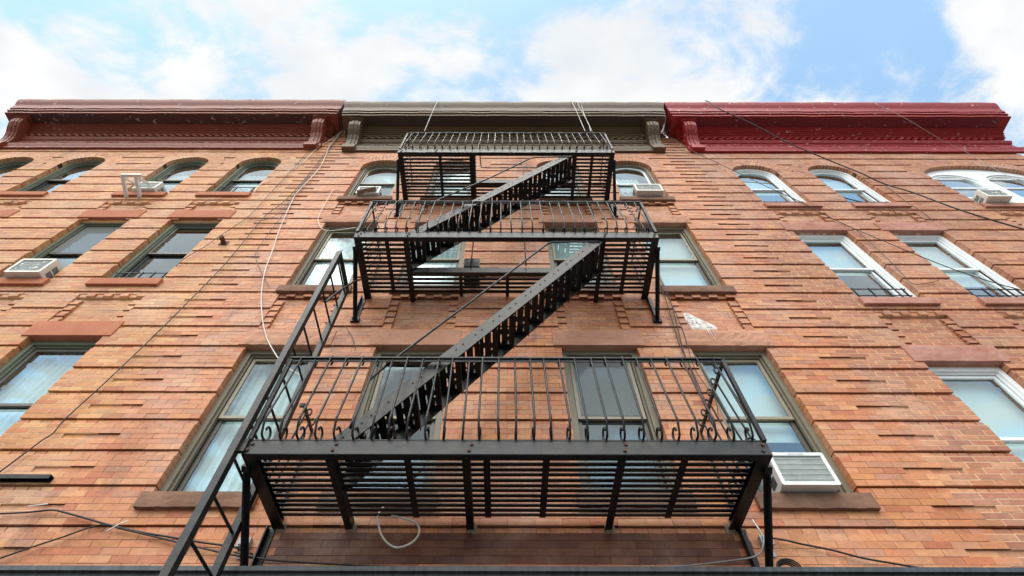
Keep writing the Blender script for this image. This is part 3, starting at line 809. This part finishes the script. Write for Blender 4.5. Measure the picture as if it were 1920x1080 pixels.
# standing rods round the stair openings
g2 = MB().tube(smooth_path([(-.42, -.43, 7.69), (.4, -.43, 7.69), (1.12, -.43, 7.69), (1.17, -.43, 7.66), (1.18, -.44, 7.5), (1.18, -.44, 7.05)], 4), .010, 6); g2.tube([(.256, -.43, 7.03), (.256, -.43, 7.69)], .009, 6); g2.tube([(-.42, -.43, 7.03), (-.42, -.43, 7.69)], .009, 6)
g2.build('opening_guard', 'iron', fe, smooth=True)
g3 = MB().tube(smooth_path([(-.46, -.80, 10.03), (-.46, -.80, 10.5), (-.455, -.76, 10.6), (-.44, -.40, 10.6), (-.36, -.34, 10.6), (.2, -.34, 10.6), (.75, -.34, 10.6)], 4), .010, 6); g3.tube([(.32, -.34, 10.0), (.32, -.34, 10.6)], .009, 6)
g3.build('opening_guard', 'iron', fe, smooth=True)

def staircase(x0, z0, x1, z1, N, hand):
    pf, pr = .83, .41
    sl = Vector((x1 - x0, 0, z1 - z0)).normalized(); up = Vector((-sl.z, 0, sl.x))
    a, b_ = Vector((x0, 0, z0)), Vector((x1, 0, z1))
    s = MB()
    for p in (pf, pr):
        A, B = a + Vector((0, -p, 0)) - sl * .05, b_ + Vector((0, -p, 0)) + sl * .02
        s.bar(A, B, .010, .125, up)
        sg = 1 if p == pf else -1
        s.bar(A + up * .058 + Vector((0, sg * .02, 0)), B + up * .058 + Vector((0, sg * .02, 0)), .034, .008, up)
    stc = s.build('staircase', 'iron_worn', fe)
    for k in range(N):
        c = a + (b_ - a) * ((k + .45) / N)
        t = MB(); hw = .092
        for (u0, u1) in ((-hw, -.042), (-.029, .029), (.042, hw)): t.box(c.x + u0, c.x + u1, -pf + .006, -pr - .006, c.z, c.z + .006)
        for q0, q1 in ((0.0, .13), (.44, .60), (.89, 1.0)):
            y, L_ = -pf + .006, pf - pr - .012; t.box(c.x - .046, c.x + .046, y + L_ * q0, y + L_ * q1, c.z + .0005, c.z + .0055)
        t.box(c.x + hw - .006, c.x + hw, -pf + .006, -pr - .006, c.z - .03, c.z)
        t.box(c.x - hw, c.x - hw + .006, -pf + .006, -pr - .006, c.z - .022, c.z)
        t.build('tread', 'iron', stc)
        for q in (-.05, .05): bolt(c.x + q, -pf - .005, c.z + .02 + q * (z1 - z0) / (x1 - x0), stc, .6)
    for pts in hand: MB().tube(smooth_path(pts, 5), .011, 7).build('handrail', 'iron_worn', stc, smooth=True)
staircase(-1.15, 3.99, 1.16, 7.03, 15, [[(-1.10, -.84, 4.12), (-1.08, -.84, 4.5), (-.98, -.84, 4.75), (-.25, -.84, 5.79), (.40, -.84, 6.71), (.52, -.84, 6.86), (.66, -.84, 6.88), (1.10, -.84, 6.885)],
                                        [(-1.10, -.40, 4.12), (-1.08, -.40, 4.5), (-.98, -.40, 4.75), (.52, -.40, 6.86), (1.12, -.40, 7.6)]])
staircase(-1.13, 7.06, 1.15, 10.0, 15, [[(-1.08, -.84, 7.2), (-1.06, -.84, 7.7), (-.96, -.84, 7.98), (-.25, -.84, 8.82), (.34, -.84, 9.60), (.46, -.84, 9.72), (.60, -.84, 9.74), (1.08, -.84, 9.76)],
                                        [(-1.08, -.40, 7.2), (-1.06, -.40, 7.6), (-.96, -.40, 7.9), (.46, -.40, 9.72), (1.10, -.40, 10.5)]])
# drop ladder at the left end
lx = -1.80
l_ = MB()
for p in (.925, .46):
    l_.box(lx - .027, lx + .022, -p - .006, -p + .006, 2.75, 6.50); l_.box(lx + .012, lx + .022, -p + .006, -p + .05, 2.75, 6.50)
l_.box(lx - .02, lx + .02, -.925, -.45, 6.485, 6.515); l_.bar((lx, -.46, 6.5), (lx + .01, -.43, 6.12), .04, .012, (1, 0, 0))
la = l_.build('drop_ladder', 'iron_worn', fe)
rung = None
for k in range(13):
    z = 2.98 + k * .285
    if rung is None:
        q = MB().tube([(0, -.91, 0), (0, -.47, 0)], .010, 6); rung = bpy.data.meshes.new('rung'); rung.from_pydata(q.v, [], q.f); rung.update(); rung.materials.append(M['iron'])
    o = bpy.data.objects.new('rung', rung); col.objects.link(o); o.parent = la; o.location = Vector((lx, 0, z)) - WORLD[la.name]
MB().tube(smooth_path([(-1.70, -.42, 6.72), (-1.72, -.50, 6.55), (-1.76, -.68, 6.05), (-1.78, -.74, 5.82), (-1.80, -.76, 5.80), (-1.815, -.72, 5.86)], 5), .011, 7).build('ladder_hook', 'iron', la, smooth=True)
pk = MB().box(-1.85, -1.74, -.90, -.87, 3.865, 3.965); pk.build('ladder_plate', 'iron_worn', la)
for q in ((-1.83, 3.89), (-1.815, 3.94)): bolt(q[0], -.905, q[1], la)

# ------------------------------------------------------------------ air conditioners
def air_con(label, xc, w, z0, h, p, case='ac_white', dirty=False, vents=1, lettering=None, tilt=0.0):
    e = empty('air_conditioner', (xc, -p / 2, z0), label, 'air conditioner', 'window air conditioners')
    x0, x1, z1 = xc - w / 2, xc + w / 2, z0 + h
    c = MB().box(x0 + .006, x1 - .006, -p + .02, .24, z0 + .004, z1 - .004); fr = .032
    A = [(x0 + .01, z0), (x1 - .01, z0), (x1, z0 + .01), (x1, z1 - .01), (x1 - .01, z1), (x0 + .01, z1), (x0, z1 - .01), (x0, z0 + .01)]
    B = [(x0 + fr, z0 + fr), (x1 - fr, z0 + fr), (x1 - fr, z0 + fr + .01), (x1 - fr, z1 - fr - .01), (x1 - fr, z1 - fr), (x0 + fr, z1 - fr), (x0 + fr, z1 - fr - .01), (x0 + fr, z0 + fr + .01)]
    c.ring(A, B, -p, -p + .05)
    cs = c.build('case', case, e)
    gr = MB().box(x0 + fr - .002, x1 - fr + .002, -p + .017, -p + .0195, z0 + fr - .002, z1 - fr + .002); gb = gr.build('grille', 'ac_grille', e)
    n = int((w - 2 * fr) / .010); fn = MB()
    for k in range(n):
        xx = x0 + fr + (w - 2 * fr) * (k + .5) / n; fn.box(xx - .0014, xx + .0014, -p + .010, -p + .0168, z0 + fr, z1 - fr)
    for k in range(5):
        zz = z0 + fr + (h - 2 * fr) * (k + .5) / 5; fn.box(x0 + fr, x1 - fr, -p + .0065, -p + .0095, zz - .002, zz + .002)
    tag(fn.build('grille_fins', 'ac_grille', gb), kind='stuff')
    v = MB()
    for sx in (x0, x1):
        xs = (sx + .0035, sx + .0055) if sx == x0 else (sx - .0055, sx - .0035)
        for k in range(9):
            y = -p + .08 + k * .011
            v.box(xs[0], xs[1], y, y + .006, z0 + h * .18, z0 + h * .45); v.box(xs[0], xs[1], y, y + .006, z0 + h * .52, z0 + h * .8)
    tag(v.build('side_vents', 'gap_dark', cs), kind='stuff')
    if dirty:
        dm = MB(); r = random.Random(int(abs(xc) * 77))
        for k in range(9):
            cx_, cz_ = r.uniform(x0 + fr + .03, x1 - fr - .03), r.uniform(z0 + fr + .02, z1 - fr - .02); rr = r.uniform(.006, .02)
            dm.prism([(cx_ + rr * r.uniform(.5, 1.3) * math.cos(t * .785), cz_ + rr * r.uniform(.6, 1.6) * math.sin(t * .785)) for t in range(8)], -p + .0035, -p + .0062)
        dm.build('bird_droppings', 'splash', gb)
    if lettering:
        cu = bpy.data.curves.new('lettering', 'FONT'); cu.body = lettering; cu.size = .026; cu.extrude = .0008; cu.align_x = 'CENTER'; cu.materials.append(M['ac_print'])
        t_ = bpy.data.objects.new('lettering_source', cu); me = bpy.data.meshes.new_from_object(t_); bpy.data.objects.remove(t_)
        o = bpy.data.objects.new('lettering', me); col.objects.link(o); o.parent = cs; o.rotation_euler = (math.pi / 2, 0, 0)
        o.location = Vector((xc, -p - .001, z1 - .026)) - WORLD[cs.name]
    return e
air_con('large white air conditioner in the lower right window beside the lowest landing', 2.45, .47, 4.165, .315, .13, lettering='FRIGIDAIRE')
air_con('dirty cream air conditioner at the left edge in a rectangular olive framed window', -6.33, .47, 7.345, .34, .13, 'ac_cream', dirty=True)
a2 = air_con('small white air conditioner on a white support bracket under the left arched window', -6.42, .40, 10.20, .30, .10)
sb = MB()
for x in (-6.63, -6.40):
    sb.bar((x, 0.0, 10.02), (x, -.36, 10.14), .05, .045); sb.bar((x, -.34, 10.13), (x + .03, -.12, 10.33), .04, .03); sb.bar((x, -.36, 10.14), (x + .02, -.30, 10.22), .03, .03)
sb.bar((-6.66, -.36, 10.145), (-6.30, -.36, 10.145), .045, .045); sb.bar((-6.63, -.16, 10.30), (-6.15, -.16, 10.30), .02, .02)
sb.build('support_bracket', 'ac_white', a2)
a3 = air_con('small white air conditioner with cardboard flap in arched window left of top landing', -2.42, .40, 10.04, .29, .09)
MB().bar((-2.58, -.10, 10.02), (-2.26, -.14, 10.09), .09, .006).build('cardboard_flap', 'sash_tan', a3)
air_con('cream air conditioner in the arched window right of the top landing', 2.53, .48, 10.045, .30, .14, 'ac_cream', dirty=True)
air_con('white air conditioner with bird droppings in the wide double arched window', 8.42, .42, 9.79, .28, .16, dirty=True)

# ------------------------------------------------------------------ small things on the wall
fl = empty('floodlight', (-.38, -.2, 7.08), 'black floodlight box on the wall over the middle landing', 'floodlight')
f_ = MB().add([(-.52, -.34, 7.16), (-.32, -.34, 7.16), (-.32, -.10, 7.08), (-.52, -.10, 7.08), (-.52, -.36, 7.32), (-.32, -.36, 7.32), (-.33, -.10, 7.42), (-.51, -.10, 7.42)],
              [(0, 3, 2, 1), (4, 5, 6, 7), (0, 1, 5, 4), (1, 2, 6, 5), (2, 3, 7, 6), (3, 0, 4, 7)]); f_.build('housing', 'flood', fl)
MB().bar((-.505, -.352, 7.185), (-.335, -.352, 7.185), .012, .09, (0, -.1, 1)).build('lens', 'gap_dark', fl)
mk = MB().box(-.33, -.25, -.20, -.14, 7.22, 7.32); mk.bar((-.42, -.10, 7.22), (-.42, .0, 7.22), .05, .05); mk.build('mounting_arm', 'flood', fl)

ai = MB().box(-4.70, -3.75, -.05, .0, 4.30, 4.308); ai.box(-4.70, -3.75, -.008, .0, 4.262, 4.30); ai.box(-4.70, -3.75, -.05, -.042, 4.27, 4.30)
tag(ai.build('iron_bar', 'iron'), 'dark iron bar fixed to the brick at the left edge under a window', 'bar')
pp = MB().tube([(-4.175, .0, 8.36), (-4.175, -.07, 8.36), (-4.18, -.12, 8.35)], .035, 10); pp.box(-4.235, -4.115, -.012, .004, 8.31, 8.41)
tag(pp.build('pipe_stub', 'rust'), 'short rusty pipe stub sticking out of the brick pier on the left', 'pipe')
sp = MB(); rs = random.Random(3)
Q = [(2.165, 6.68), (2.205, 6.70), (2.25, 6.68), (2.30, 6.62), (2.36, 6.56), (2.43, 6.49), (2.49, 6.42), (2.48, 6.37), (2.42, 6.375), (2.37, 6.35), (2.31, 6.37), (2.27, 6.345), (2.24, 6.37), (2.21, 6.34), (2.19, 6.40), (2.18, 6.50), (2.155, 6.60)]
spo = MB(); cx_, cz_ = 2.27, 6.48
for j, (s0, y) in enumerate(((1.0, .040), (.7, .036))):
    n = len(Q); V = [(cx_ + (x - cx_) * s0, y, max(6.335, cz_ + (z - cz_) * s0)) for x, z in Q] + [(cx_, y - .004, cz_)]
    spo.add(V, [(i, (i + 1) % n, n) for i in range(n)][::1])
for x, z, l in ((2.25, 6.39, .10), (2.31, 6.385, .28), (2.335, 6.39, .30), (2.37, 6.39, .24), (2.41, 6.38, .17), (2.445, 6.38, .08)):
    for k in range(3): 
        za, zb_ = z - l * k / 3, z - l * (k + 1) / 3
        y = .040 if zb_ > 6.33 else (-.006 if zb_ > 6.27 else -.034)
        spo.bar((x + (z - za) * .05, y, za), (x + (z - zb_) * .05, y, zb_), .006 - .0012 * k, .003, (0, 1, 0))
tag(spo.build('paint_splash', 'splash'), 'white paint splash with drips above the lower right window', 'splash')
def junction(x, z, label):
    e = empty('junction_box', (x, -.02, z), label, 'junction box')
    b = MB().box(x - .045, x + .045, -.045, .0, z, z + .07); b.box(x - .03, x + .03, -.06, -.045, z + .01, z + .06); b.build('box', 'box', e)
    MB().box(x - .02, x + .035, -.012, -.003, z - .075, z - .005).build('plate', 'box', e)
    MB().tube(smooth_path([(x - .02, -.04, z + .07), (x - .03, -.05, z + .12), (x - .035, -.03, z + .2)], 4), .006, 6).build('lead', 'white', e)
junction(1.94, 3.725, 'small grey junction box right of the bracket under the lowest landing')
junction(-1.92, 3.70, 'small grey junction box left of the bracket under the lowest landing')
for lab, pts in (('pale cable tie end on the lower of the two crossing black cables', [(-2.885, -.03, 3.905), (-2.91, -.06, 3.86), (-2.965, -.06, 3.805)]), ('pale cable tie end by the wall slot at the lower left', [(-3.60, -.03, 4.05), (-3.64, -.06, 4.02), (-3.72, -.05, 4.015)])):
    tag(MB().tube(pts, .005, 5).build('cable_tie', 'white'), lab, 'cable tie')
co_ = MB()
for k in range(4):
    co_.tube([(1.99 + (.06 + .008 * k) * math.cos(t * .5), -.05 - .012 * k, 3.53 + (.045 + .006 * k) * math.sin(t * .5)) for t in range(14)], .006, 5)
tag(co_.build('cable_coil', 'black', smooth=True), 'coil of black cable on the metal ledge at the lower right', 'cable')

CABLES = [
 ('white_cable', 0.006, 'white', 'thick white cable running down the wall from the left cornice joint to the drop ladder',
  [(-3.802, -0.08, 13.612), (-3.841, -0.03, 13.18), (-3.838, -0.03, 12.7), (-3.742, -0.03, 12.087), (-3.657, -0.03, 11.323), (-3.694, -0.03, 10.272), (-3.66, -0.03, 9.811), (-3.483, -0.03, 8.722), (-3.361, -0.03, 8.153), (-3.244, -0.03, 7.551), (-3.069, -0.03, 6.977), (-2.864, -0.03, 6.486), (-2.677, -0.03, 6.128), (-2.489, -0.03, 5.865), (-2.329, -0.05, 5.672), (-2.176, -0.05, 5.55), (-1.995, -0.05, 5.448)]),
 ('white_cable', 0.005, 'white', 'thin white cable slanting from cornice joint to the black guarded arched window',
  [(-3.819, -0.08, 13.49), (-3.938, -0.03, 13.18), (-4.063, -0.03, 12.524), (-4.109, -0.03, 11.618), (-4.338, -0.03, 10.987), (-4.478, -0.03, 10.644), (-4.497, -0.03, 10.418), (-4.433, -0.05, 10.13)]),
 ('white_cable', 0.005, 'white', 'short white cable curling down beside the lintel left of the upper fire escape landing',
  [(-3.096, -0.03, 10.32), (-3.065, -0.03, 9.811), (-3.021, -0.03, 9.208), (-2.938, -0.03, 8.959), (-2.831, -0.05, 8.754), (-2.697, -0.06, 8.664), (-2.511, -0.06, 8.699), (-2.148, -0.3, 8.299)]),
 ('black_cable', 0.006, 'black', 'long black cable running diagonally down the brick from cornice joint to lower left corner',
  [(-3.78, -0.07, 13.523), (-3.81, -0.03, 12.808), (-3.786, -0.03, 11.864), (-3.759, -0.03, 10.467), (-3.804, -0.03, 9.702), (-3.896, -0.03, 9.149), (-3.862, -0.03, 7.805), (-3.903, -0.03, 6.859), (-3.952, -0.03, 6.128), (-3.996, -0.03, 5.645), (-4.035, -0.03, 5.281), (-4.082, -0.03, 4.924), (-4.073, -0.03, 4.755), (-4.111, -0.03, 4.677), (-4.167, -0.03, 4.504), (-4.219, -0.03, 4.342)]),
 ('black_cable', 0.005, 'black', 'black cable sagging down to the second window of the left house',
  [(-3.835, -0.06, 13.356), (-4.082, -0.03, 13.18), (-4.18, -0.03, 12.421), (-4.161, -0.03, 11.209), (-4.159, -0.03, 9.991), (-4.15, -0.03, 9.287), (-4.228, -0.03, 8.866), (-4.323, -0.03, 8.479), (-4.373, -0.03, 8.216), (-4.487, -0.03, 7.908), (-4.507, -0.03, 7.662)]),
 ('black_cable', 0.004, 'black', 'thin black cable hanging straight beside the thick white cable on the brick',
  [(-3.796, -0.07, 13.443), (-3.775, -0.03, 12.808), (-3.797, -0.03, 12.087), (-3.767, -0.03, 11.209), (-3.702, -0.03, 10.296), (-3.635, -0.03, 9.307), (-3.604, -0.03, 8.651), (-3.579, -0.03, 8.137), (-3.486, -0.03, 7.849), (-3.243, -0.03, 7.456), (-3.049, -0.03, 7.172)]),
 ('black_cable', 0.004, 'black', 'thin black wire looping past the small rusty pipe stub',
  [(-3.695, -0.03, 11.558), (-3.727, -0.03, 10.67), (-3.703, -0.03, 9.449), (-3.821, -0.03, 9.11), (-4.052, -0.03, 9.091), (-4.128, -0.03, 9.149)]),
 ('black_cable', 0.0075, 'black', 'black cable with pale tie crossing the brick under the left window ledge',
  [(-3.911, -0.03, 3.964), (-3.753, -0.03, 3.973), (-3.656, -0.03, 3.982), (-3.521, -0.03, 3.996), (-3.401, -0.03, 3.973), (-3.203, -0.03, 3.924), (-3.031, -0.03, 3.88), (-2.753, -0.03, 3.82), (-2.49, -0.03, 3.778), (-2.231, -0.03, 3.737), (-1.979, -0.03, 3.701), (-1.822, -0.03, 3.649)]),
 ('black_cable', 0.0065, 'black', 'black cable rising from the bottom left corner to the pale tie',
  [(-3.627, -0.03, 3.614), (-3.46, -0.03, 3.697), (-3.284, -0.03, 3.778), (-3.15, -0.03, 3.846), (-3.041, -0.03, 3.876), (-2.886, -0.03, 3.841), (-2.611, -0.03, 3.782), (-2.298, -0.03, 3.713), (-1.995, -0.03, 3.649), (-1.811, -0.03, 3.622)]),
 ('black_cable', 0.0065, 'black', 'black cable along the wall just above the metal ledge under the lowest landing',
  [(-1.958, -0.04, 3.659), (-1.788, -0.04, 3.62), (-1.627, -0.04, 3.597), (-1.316, -0.04, 3.578), (-1.009, -0.04, 3.563), (-0.705, -0.04, 3.551)]),
 ('white_cable', 0.008, 'white', 'white cable loop dangling below the lowest landing',
  [(-0.868, -0.06, 3.94), (-0.76, -0.06, 3.909), (-0.675, -0.06, 3.879), (-0.639, -0.06, 3.823), (-0.646, -0.06, 3.76), (-0.697, -0.06, 3.708), (-0.782, -0.06, 3.683), (-0.854, -0.06, 3.716), (-0.914, -0.06, 3.781), (-0.947, -0.06, 3.849), (-0.972, -0.06, 3.932), (-0.943, -0.06, 4.013)]),
 ('black_cable', 0.0075, 'black', 'black cable falling gently right from the junction box to the metal ledge',
  [(1.997, -0.03, 3.778), (2.089, -0.03, 3.762), (2.176, -0.03, 3.737), (2.387, -0.03, 3.689), (2.586, -0.03, 3.629), (2.859, -0.03, 3.576), (3.093, -0.03, 3.53)]),
 ('grey_cable', 0.0065, 'grey', 'grey cable looping round the right bracket under the lowest landing',
  [(1.924, -0.05, 3.779), (1.885, -0.07, 3.706), (1.835, -0.07, 3.642), (1.757, -0.06, 3.613), (1.573, -0.04, 3.597), (1.337, -0.04, 3.57), (1.143, -0.04, 3.555)]),
 ('black_cable', 0.006, 'black', 'black cable crossing the right house from the cornice joint past the two white windows',
  [(3.679, -0.1, 13.345), (3.829, -0.1, 12.595), (4.003, -0.08, 12.14), (4.338, -0.08, 11.335), (4.7, -0.07, 10.445), (5.084, -0.06, 9.636), (5.237, -0.05, 9.166), (5.424, -0.04, 8.792), (5.563, -0.1, 8.25), (5.668, -0.12, 7.947), (5.956, -0.12, 7.473), (6.228, -0.12, 7.159), (6.546, -0.1, 6.957)]),
 ('black_cable', 0.012, 'black', 'thick twisted black service cable hanging from the red cornice across the arched windows',
  [(4.657, -0.68, 14.052), (4.693, -0.69, 13.864), (4.757, -0.66, 13.425), (5.315, -0.5, 12.751), (5.704, -0.35, 12.243), (6.077, -0.25, 11.806), (6.455, -0.15, 11.439), (6.746, -0.1, 10.999), (6.966, -0.05, 10.595), (7.181, -0.08, 10.107), (7.329, -0.12, 9.462), (7.536, -0.14, 8.98), (7.863, -0.14, 8.543)]),
 ('black_cable', 0.006, 'black', 'black cable dropping right from the knot between the two arched white windows',
  [(6.985, -0.04, 10.619), (6.95, -0.03, 10.32), (6.889, -0.03, 9.767), (6.903, -0.03, 9.449), (6.851, -0.03, 9.091)]),
 ('grey_cable', 0.004, 'grey', 'thin pale wire slanting from the red cornice top over the double arched window',
  [(8.49, -0.68, 13.857), (8.739, -0.55, 13.017), (9.172, -0.3, 12.474), (9.627, -0.12, 12.359), (9.597, -0.06, 11.417), (9.47, -0.06, 10.395)]),
 ('black_cable', 0.0045, 'black', 'thin black wire curling down between the white double hung windows',
  [(5.439, -0.03, 8.811), (5.403, -0.03, 8.106), (5.339, -0.03, 7.524), (5.303, -0.03, 7.324), (5.337, -0.03, 7.247), (5.484, -0.03, 7.26), (5.712, -0.03, 7.337)]),
 ('black_cable', 0.005, 'black', 'left black wire of the bundle below the upper right landing bracket',
  [(2.004, -0.05, 7.358), (2.0, -0.03, 6.894), (1.961, -0.03, 6.404), (1.928, -0.03, 6.063), (1.935, -0.03, 5.686), (1.92, -0.03, 5.281), (1.916, -0.03, 4.905)]),
 ('black_cable', 0.005, 'black', 'middle black wire of the bundle below the upper right landing bracket',
  [(2.032, -0.05, 7.358), (2.053, -0.03, 6.894), (1.996, -0.03, 6.353), (1.942, -0.03, 5.927), (1.94, -0.03, 5.628), (1.939, -0.03, 5.209), (1.919, -0.03, 4.841)]),
 ('black_cable', 0.004, 'black', 'thin wandering black wire right of the bundle under the upper landing',
  [(2.012, -0.05, 7.166), (2.047, -0.03, 6.723), (2.04, -0.03, 6.333), (2.008, -0.03, 5.971), (1.985, -0.03, 5.778), (1.982, -0.03, 5.548), (2.043, -0.03, 5.209), (2.009, -0.03, 5.003)]),
 ('grey_cable', 0.007, 'grey', 'single grey wire rope from the brown cornice to the top landing',
  [(-1.468, -0.88, 10.965), (-1.492, -0.84, 11.676), (-1.548, -0.74, 12.984), (-1.582, -0.66, 14.084), (-1.599, -0.6, 14.431)]),
 ('grey_cable', 0.007, 'grey', 'left grey wire rope of the cluster from the brown cornice to the top landing',
  [(1.448, -0.88, 10.965), (1.489, -0.8, 11.963), (1.537, -0.7, 13.269), (1.532, -0.66, 14.084)]),
 ('grey_cable', 0.007, 'grey', 'middle grey wire rope of the cluster from the brown cornice to the top landing',
  [(1.545, -0.88, 10.965), (1.607, -0.82, 11.675), (1.64, -0.72, 12.975), (1.657, -0.66, 14.084)]),
 ('grey_cable', 0.006, 'grey', 'right grey wire rope of the cluster from the brown cornice to the top landing',
  [(1.574, -0.88, 10.965), (1.625, -0.78, 12.186), (1.691, -0.7, 13.181), (1.757, -0.66, 14.084)]),
 ('white_pipe', 0.02, 'white', 'short white pipe beside the joint of brown and red cornices',
  [(3.658, -0.42, 13.617), (3.565, -0.25, 13.329), (3.477, -0.2, 13.136)]),
 ('black_cable', 0.004, 'black', 'thin black wire dangling on the brick left of the second lower window',
  [(-1.838, -0.04, 6.32), (-1.721, -0.03, 6.138), (-1.645, -0.03, 5.971), (-1.628, -0.03, 5.9)]),
]
for n_, r_, m_, lab, pts in CABLES:
    o = MB().tube(smooth_path(pts, 5), r_, 6).build(n_, m_, smooth=True)
    tag(o, lab, 'pipe' if 'pipe' in n_ else 'cable')
